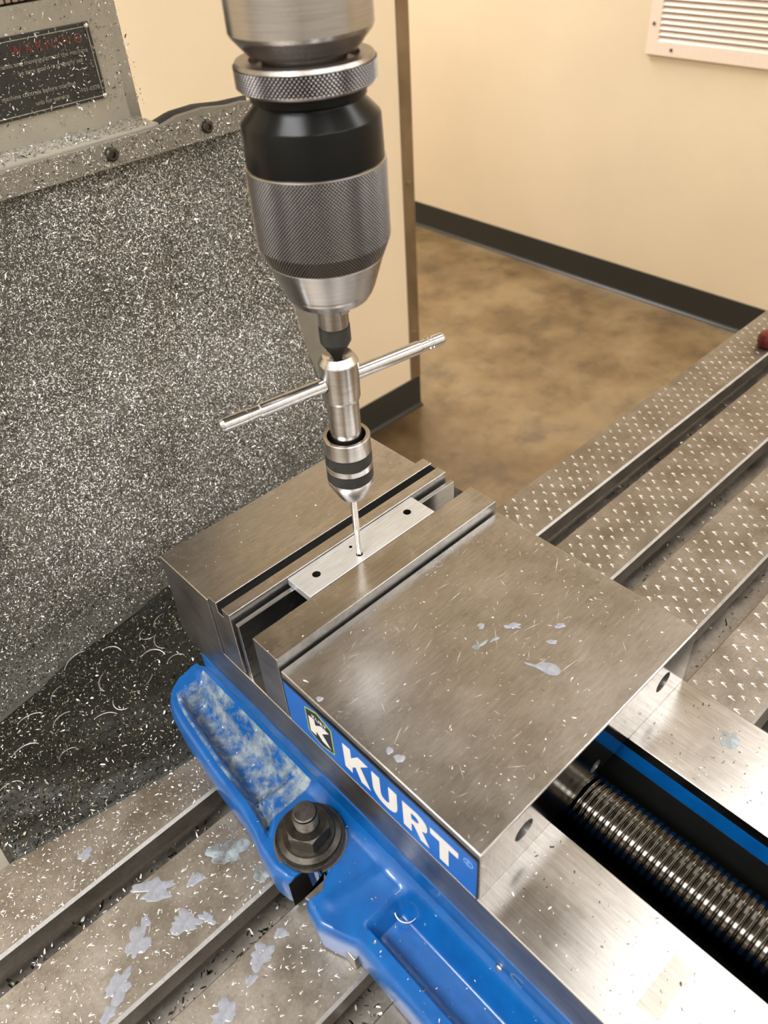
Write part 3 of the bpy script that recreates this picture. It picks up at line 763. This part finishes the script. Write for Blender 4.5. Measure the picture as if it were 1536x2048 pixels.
def chips(name, P, N, smin, smax, mats, probs, label, category, wfac=.38, curl=.6, lie=.45, lift=.15):
    """scatter of bent metal slivers (3 quads' worth of strip each) as one stuff mesh"""
    n = len(P); P = np.asarray(P, float); N = np.asarray(N, float)
    L = rng.uniform(smin, smax, n)*rng.choice([.7, 1, 1, 1.6], n); Wd = L*wfac*rng.uniform(.5, 1.2, n)
    rnd = rng.normal(size=(n, 3)); T = rnd-(rnd*N).sum(1)[:, None]*N; T /= np.linalg.norm(T, axis=1)[:, None]
    T = T+N*rng.normal(0, lie, n)[:, None]; T /= np.linalg.norm(T, axis=1)[:, None]
    B = np.cross(N, T); B = B+N*rng.normal(0, .6, n)[:, None]; B /= np.linalg.norm(B, axis=1)[:, None]
    U = np.cross(T, B)
    s = [-.5, 0.0, .5]; c = rng.normal(0, curl, n)
    verts = np.empty((n, 6, 3))
    for k, t in enumerate(s):
        ctr = P+N*lift+T*(L*t)[:, None]+U*(c*L*(t*t-.1))[:, None]
        w = Wd*(1 if k == 1 else .6)
        verts[:, 2*k] = ctr-B*(w*.5)[:, None]; verts[:, 2*k+1] = ctr+B*(w*.5)[:, None]
    me = bpy.data.meshes.new('m'); me.vertices.add(n*6); me.vertices.foreach_set('co', verts.reshape(-1).astype(np.float32))
    q = (np.arange(n)*6)[:, None]+np.array([0, 2, 3, 1, 2, 4, 5, 3])[None]
    me.loops.add(n*8); me.loops.foreach_set('vertex_index', q.reshape(-1).astype(np.int32))
    me.polygons.add(n*2); me.polygons.foreach_set('loop_start', (np.arange(n*2)*4).astype(np.int32))
    for mm in mats: me.materials.append(mm)
    mi = np.array([rng.choice(len(mats), p=p) for p in probs]) if not isinstance(probs, tuple) else rng.choice(len(mats), n, p=probs)
    me.polygons.foreach_set('material_index', np.repeat(mi, 2).astype(np.int32)); me.update(calc_edges=True); me.validate()
    ctr = P.mean(0)
    return link(name, me, None, None, tuple(ctr), kind='stuff', label=label, category=category)

CM = [M['chip'], M['chipdull'], M['chipdark']]
def guard_pts(n, x0=-230, z0=-20, z1=246):
    x = rng.uniform(x0, 158, n); z = rng.uniform(z0, z1, n); e = .5
    y = guard_y(x, z); dx = (guard_y(x+e, z)-guard_y(x-e, z))/(2*e); dz = (guard_y(x, z+e)-guard_y(x, z-e))/(2*e)
    N = np.stack([dx, -np.ones(n), dz], 1); N /= np.linalg.norm(N, axis=1)[:, None]
    return np.stack([x, y, z], 1), N
P, N = guard_pts(200000)
wet = np.clip(sm((32-P[:, 2])/60)+.55*sm((-60-P[:, 0])/110), 0, 1)  # darker chips: oily ones, plus the valley's occlusion painted in
pat = np.zeros(len(P))
for (cx, cz, rx, rz, a) in ((12, 258, 45, 22, .5), (20, 215, 50, 30, .8), (75, 220, 40, 30, .5), (-8, 185, 45, 25, .5), (25, 130, 60, 35, .9), (-60, 110, 45, 25, .7), (-70, 62, 45, 22, .9), (110, 90, 40, 60, .6),
                            (10, 175, 20, 22, -.7), (-15, 148, 25, 18, -.6), (-60, 180, 40, 60, -.8), (-120, 100, 35, 60, -.9)):
    pat += a*np.exp(-((P[:, 0]-cx)/rx)**2-((P[:, 2]-cz)/rz)**2)
pat = np.clip(.42+.6*pat, .08, 1)
pr = np.stack([.66*pat*(1-wet)+.07*wet, (.80-.62*pat)*(1-wet)+.26*wet, .10*(1-pat)*(1-wet)+.67*wet], 1); pr /= pr.sum(1)[:, None]
cum = pr.cumsum(1)
chips('metal_chips', P, N, .6, 1.3, CM, list(pr), 'crust of fine silvery aluminium chips covering the hanging chip guard', 'metal chips')
P, N = guard_pts(9000, z0=10)
chips('metal_chips', P, N, 1.2, 2.4, CM, (.62, .3, .08), 'coarser bright slivers sticking out of the chip crust on the guard', 'metal chips', wfac=.28, lift=.5)
# chips on strip and ledges
n = 2600; x = rng.uniform(-100, 152, n); z = rng.uniform(248, 263, n)
chips('metal_chips', np.stack([x, np.full(n, 417.3), z], 1), np.tile([0, -1, 0], (n, 1)), .7, 1.5, CM, (.6, .3, .1), 'sparse fine chips stuck on the guard clamp strip', 'metal chips')
n = 900; x = rng.uniform(-60, 82, n); y = rng.uniform(424, 449, n)
chips('metal_chips', np.stack([x, y, np.full(n, 264.7)], 1), np.tile([0, 0, 1], (n, 1)), .9, 2.2, CM, (.7, .25, .05), 'loose chips lying on the column ledge under the warning plate', 'metal chips')
n = 1500; x = rng.uniform(-40, 90, n); z = rng.uniform(270, 336, n)
chips('metal_chips', np.stack([x, np.where(x < 65, 448.2, 449.6), z], 1), np.tile([0, -1, 0], (n, 1)), .5, 1.6, CM, (.45, .35, .2), 'specks of chips stuck on the column and its warning plate', 'metal chips')
n = 28000; x = rng.uniform(-213, 168, n); u = rng.uniform(0, 1, n); y = sb_y0(x)+u*(yv(x)+3-sb_y0(x)); z = pile_z(x, y)
pp = np.stack([.025+.06*(1-u)**2, .09+.16*(1-u)**2, .885-.22*(1-u)**2], 1); pp /= pp.sum(1)[:, None]
chips('metal_chips', np.stack([x, y, z], 1), np.tile([0, 0, 1], (n, 1)), .6, 1.8, CM, list(pp), 'dark oily chips heaped on the bank behind the table', 'metal chips', lie=.5, lift=.45)
# chips on table
def land_pts(n, x0, x1, which):
    out = []
    for _ in range(n):
        l0, l1 = lands[random.choice(which)]; out.append((random.uniform(x0, x1), random.uniform(l0+1, l1-1), .15))
    return np.array(out)
P = land_pts(5200, -330, -108, [1, 2, 2, 3, 3, 3]); chips('metal_chips', P, np.tile([0, 0, 1], (len(P), 1)), .35, 1.4, [M['flaket'], M['chip'], M['chipdull']], (.5, .3, .2), 'fine chips dusting the table left of the vise', 'metal chips', lie=.2, wfac=.3)
P = land_pts(420, 90, 560, [0, 1, 2, 3]); chips('metal_chips', P, np.tile([0, 0, 1], (len(P), 1)), .5, 1.4, CM, (.8, .2, 0), 'few fine chips on the table right of the vise', 'metal chips', lie=.2)
sl = []
for i in range(3):
    y0, y1 = lands[i][1], lands[i+1][0]
    for _ in range(900): sl.append((random.uniform(-330, -112) if random.random() < .6 else random.uniform(90, 560), random.uniform(y0-3, y1+3), -24.7))
sl = np.array(sl); chips('metal_chips', sl, np.tile([0, 0, 1], (len(sl), 1)), 1.0, 3.0, CM, (.25, .35, .4), 'wet chips lying in the bottoms of the T-slots', 'metal chips')
n = 800; P = np.stack([rng.uniform(-74, 74, n), rng.uniform(2, 120, n), np.full(n, 110.6)], 1)
chips('metal_chips', P, np.tile([0, 0, 1], (n, 1)), .4, 1.3, [M['chip'], M['chipdull'], M['chip']], (.6, .2, .2), 'tiny bright chips sprinkled on top of the moving jaw', 'metal chips', lie=.12, wfac=.28)
n = 380; s_ = rng.choice([-1, 1], n); P = np.stack([s_*rng.uniform(31, 74, n), -rng.uniform(3, 110, n), np.full(n, 72.55)], 1)
chips('metal_chips', P, np.tile([0, 0, 1], (n, 1)), .4, 1.2, CM, (.4, .3, .3), 'tiny chips and grit on the vise bed rails', 'metal chips', lie=.15)
n = 260; yy = rng.uniform(-120, 215, n); P = []
for y in yy:
    x = random.uniform(float(outer(y))+3, -79); P.append((x, y, float(h_flange(np.float64(x), np.float64(y)))+.1))
chips('metal_chips', np.array(P), np.tile([0, 0, 1], (n, 1)), .4, 1.3, CM, (.8, .2, 0), 'bright chips sprinkled on the blue vise base', 'metal chips', lie=.3)
n = 160; P = np.stack([rng.uniform(-SW, SW, n), np.where(rng.random(n) < .7, rng.uniform(181, 224, n), rng.uniform(125, 141, n)), np.zeros(n)], 1); P[:, 2] = np.where(P[:, 1] > 160, 116.0, 117.6); P[:, 0] = np.minimum(P[:, 0], 70)
chips('metal_chips', P, np.tile([0, 0, 1], (n, 1)), .3, .9, CM, (.7, .3, 0), 'a few bright specks on the fixed jaw top', 'metal chips', lie=.12)

# ------------------------------------------------------------------ curled swarf, counted one by one
def curl(name, c, r, a0, a1, pitch, w, label, tilt=0.0, group=None, mat='chip', zf=None):
    path = []
    for k in range(18):
        t = k/17; a = math.radians(a0+(a1-a0)*t); x = c[0]+r*math.cos(a)*(1+.15*t); y = c[1]+r*math.sin(a)
        path.append((x, y, c[2]+pitch*t+tilt*math.sin(a)*r+w*.6))
    v, f = tube(path, [w*(.35+.65*math.sin(math.pi*(.08+.84*k/17))) for k in range(18)], 6, True, .45)
    p = {'group': group} if group else {}
    return link(name, mesh(v, f), M[mat], None, tuple(c), smooth=True, label=label, category='metal curl', **p)
G = 'curled swarf on the chip bank'
spots = [(-112, 276, 11, 110, 300, 1.0), (-104, 262, 9, 190, 330, .9), (-166, 279, 10, 40, 130, .9), (-150, 262, 8, 60, 170, .8), (-178, 257, 9, 30, 140, .9), (-120, 312, 12, 60, 150, .7),
         (-75, 300, 7, 100, 280, .7), (-88, 268, 8, 0, 120, .8), (-135, 240, 10, 30, 110, .7), (-60, 305, 8, 70, 200, .6), (-195, 240, 7, 0, 170, .8), (-92, 290, 6, 200, 380, .6),
         (-140, 296, 9, 90, 180, .7), (-78, 255, 6, 10, 150, .6), (-118, 250, 7, 140, 260, .7), (-160, 238, 6, 40, 200, .6), (-70, 282, 9, 120, 230, .6), (-104, 302, 7, 0, 110, .6)]
own = {0: 'largest C-shaped silvery curl in the middle of the dark chip bank', 1: 'open silvery arc just below the largest C-shaped curl on the chip bank', 2: 'long silvery arc on the chip bank nearest the left frame edge, upper one',
       4: 'silvery arc on the chip bank nearest the left frame edge, lower one', 5: 'long thin sliver of swarf at the foot of the chip guard', 6: 'half ring of swarf on the chip bank closest to the fixed jaw corner', 7: 'curved swarf sliver on the chip bank just behind the blue flange corner'}
for q, (x, y, r, a0, a1, w) in enumerate(spots):
    curl('swarf_curl', (x, y, float(pile_z(x, y))+1.5), r, a0, a1, random.uniform(-1, 3), w*.55, own.get(q, 'small thin silvery curl of swarf lying on the dark chip bank'), random.uniform(-.2, .3), G)
curl('swarf_curl', (-85, 35.5, float(h_flange(np.float64(-88), np.float64(36)))+3.0), 5.6, 75, 290, 1.2, .38, 'silvery hook of swarf lying on the blue vise base ahead of the bolt', .25)
curl('swarf_curl', (24, 117.5, 110.6), 1.9, 0, 350, .2, .12, 'tiny ring of swarf on the far edge of the moving jaw top', 0)
curl('swarf_curl', (306, 145, -24), 9, 40, 110, 6, .6, 'bright sliver of swarf sticking out of the rear T-slot', .2)

# ------------------------------------------------------------------ coolant splashes
def puddle(c, rx, ry, rot, label, name='coolant_splash', group=None, h=.35, irr=.32, mat='coolant'):
    n = 40; ph = [random.uniform(0, 6.28) for _ in range(5)]; V, F = [(c[0], c[1], c[2]+h)], []
    cr, sr = math.cos(rot), math.sin(rot)
    for k, (s, hh) in enumerate(((.55, h), (.88, h*.8), (1.0, .03))):
        for i in range(n):
            t = 2*math.pi*i/n
            q = 1+irr*(.5*math.sin(2*t+ph[0])+.4*math.sin(3*t+ph[1])+.35*math.sin(5*t+ph[2])+.22*math.sin(8*t+ph[3])+.15*math.sin(13*t+ph[4]))
            u, v = rx*q*s*math.cos(t), ry*q*s*math.sin(t); V.append((c[0]+u*cr-v*sr, c[1]+u*sr+v*cr, c[2]+hh))
    for i in range(n):
        j = (i+1) % n; F.append((0, 1+i, 1+j))
        for k in range(2): F.append((1+k*n+i, 1+(k+1)*n+i, 1+(k+1)*n+j, 1+k*n+j))
    p = {'group': group} if group else {}
    return link(name, mesh(V, F), M[mat], None, tuple(c), smooth=True, label=label, category='coolant splash', **p)
tz = .12
puddle((-182, 180.9, tz), 3.6, 3.4, .4, 'round pale coolant splash alone on the rearmost table land')
puddle((-165, 138.5, tz), 10.5, 5.0, -.55, 'long bent pale coolant splash near the rear T-slot, left of the vise', irr=.5)
puddle((-147.3, 128.0, tz), 4.2, 3.2, .2, 'small oval pale coolant splash right of the long bent one')
puddle((-177.5, 127.0, tz), 4.2, 2.6, .9, 'slim pale coolant splash below the long bent one', irr=.4)
puddle((-162.5, 113.5, tz), 4.6, 8.2, .45, 'tall pale coolant splash in the middle of the second table land', irr=.45)
puddle((-153.5, 107.5, tz), 2.6, 4.2, .5, 'narrow pale coolant streak beside the tall splash', irr=.4)
puddle((-184.5, 122.0, tz), 7.5, 4.8, .5, 'broad pale coolant splash left of the tall one, toward the frame edge', irr=.45)
puddle((-200.5, 111.0, tz), 8.0, 4.6, .3, 'two lobed pale coolant splash lowest on the second table land', irr=.5)
puddle((-127, 128.5, tz), 9.5, 7.0, -.4, 'wide thin film of coolant on the table beside the vise flange', mat='film')
puddle((-121, 106, tz), 4.0, 5.0, -.4, 'faint coolant patch just off the washers, on the table', mat='film')
puddle((-144.5, 74.8, tz), 5.2, 5.6, .3, 'rounded pale coolant splash on the table land before the bolt', irr=.4)
puddle((-131.5, 76.0, tz), 3.0, 3.0, 0, 'small faint coolant splash nearest the front of the bolt')
puddle((-154.3, 69.5, tz), 2.8, 2.4, 0, 'small pale coolant drop beneath the rounded splash')
puddle((-171.5, 66.8, tz), 5.8, 5.2, .2, 'pale coolant splash at the bottom edge of the frame', irr=.4)
puddle((-210, 104, tz), 4.0, 3.0, .2, 'pale coolant drop at the bottom left of the second table land')
bz = 110.62
V = [(5.0, 46.3), (6.3, 43.5), (7.6, 41.6), (10.8, 40.0), (13.0, 37.4), (14.0, 34.6), (13.6, 31.8), (12.1, 30.3), (10.0, 30.4), (8.4, 31.6), (7.2, 34.0), (6.9, 37.2), (6.4, 40.0), (5.0, 44.0)]
cx, cy = 10, 36
vv = [(cx, cy, bz+.5)]+[(cx+(x-cx)*.6, cy+(y-cy)*.6, bz+.45) for x, y in V]+[(x, y, bz+.02) for x, y in V]; n = len(V)
link('coolant_splash', mesh(vv, [(0, 1+i, 1+(i+1) % n) for i in range(n)]+[(1+i, 1+n+i, 1+n+(i+1) % n, 1+(i+1) % n) for i in range(n)]), M['coolant'], None, (cx, cy, bz), smooth=True, label='largest tadpole shaped coolant drop on the moving jaw top', category='coolant splash')
puddle((18.4, 63.2, bz), 4.4, 1.5, -.75, 'curved coolant drop with a tail near the middle of the jaw top', irr=.4)
puddle((33.8, 47.3, bz), 2.5, 1.7, -.6, 'oval coolant drop nearest the far right edge of the jaw top', irr=.2)
puddle((23.4, 44.0, bz), 2.2, 1.5, -.8, 'small coolant drop between the oval and the tadpole drops', irr=.25)
puddle((6.3, 64.0, bz), 2.2, .9, -.1, 'thin pale coolant smear left of the curved drop', irr=.4)
puddle((8.0, 74.0, bz), 1.8, 1.5, .3, 'frothy round coolant drop rearmost on the jaw top', irr=.2)
puddle((-1.2, 67.0, bz), 3.6, 1.6, -.3, 'faint flat coolant smear on the jaw top', irr=.4, mat='film')
puddle((-69.2, 56.5, bz), 1.8, 1.5, .2, 'upper half of the coolant drip by the blue name plate', irr=.2)
puddle((-68.8, 51.0, bz), 2.0, 2.2, .2, 'lower half of the coolant drip by the blue name plate', irr=.2)
puddle((-73.2, 97.5, bz), 1.3, 1.8, .2, 'tiny coolant drop on the jaw edge above the emblem', irr=.2)
# coolant lying in the pocket of the blue flange
V, F = [], []; nU, nY = 16, 60
for j in range(nY+1):
    y = 112+j/nY*(214-112)
    for i in range(nU+1):
        x = float(outer(y))+6+i/nU*(-78.5-float(outer(y))-6); V.append((x, y, float(h_flange(np.float64(x), np.float64(y)))+.25))
for j in range(nY):
    for i in range(nU):
        a = j*(nU+1)+i; F.append((a, a+1, a+nU+2, a+nU+1))
link('coolant_film', mesh(V, F), M['film'], None, (-95, 165, 13), smooth=True, label='whitish foamy coolant film drying in the pocket of the blue vise base', category='coolant film')

# faint stains on the bed rails
q = [(-37.4, -65), (-38.5, -73.6), (-62, -73), (-63.5, -64.3)]
m, nt, b = new_mat('tan_stain'); n1 = noise(nt, coords(nt), 250, 4)
nt.links.new(ramp(nt, n1, [(.3, srgb(150, 128, 96)), (.7, srgb(176, 154, 120))]), b.inputs['Base Color']); b.inputs['Alpha'].default_value = .15; b.inputs['Roughness'].default_value = .4
link('tape_stain', prism(q, 'z', 72.45, 72.55), m, None, (-50, -69, 72.45), label='faint tan rectangular tape stain on the near bed rail of the vise', category='stain')
puddle((61, -33, 72.48), 5.5, 4.0, .3, 'faint ringed coolant stain on the far bed rail at the right frame edge', irr=.15, h=.15, mat='film')
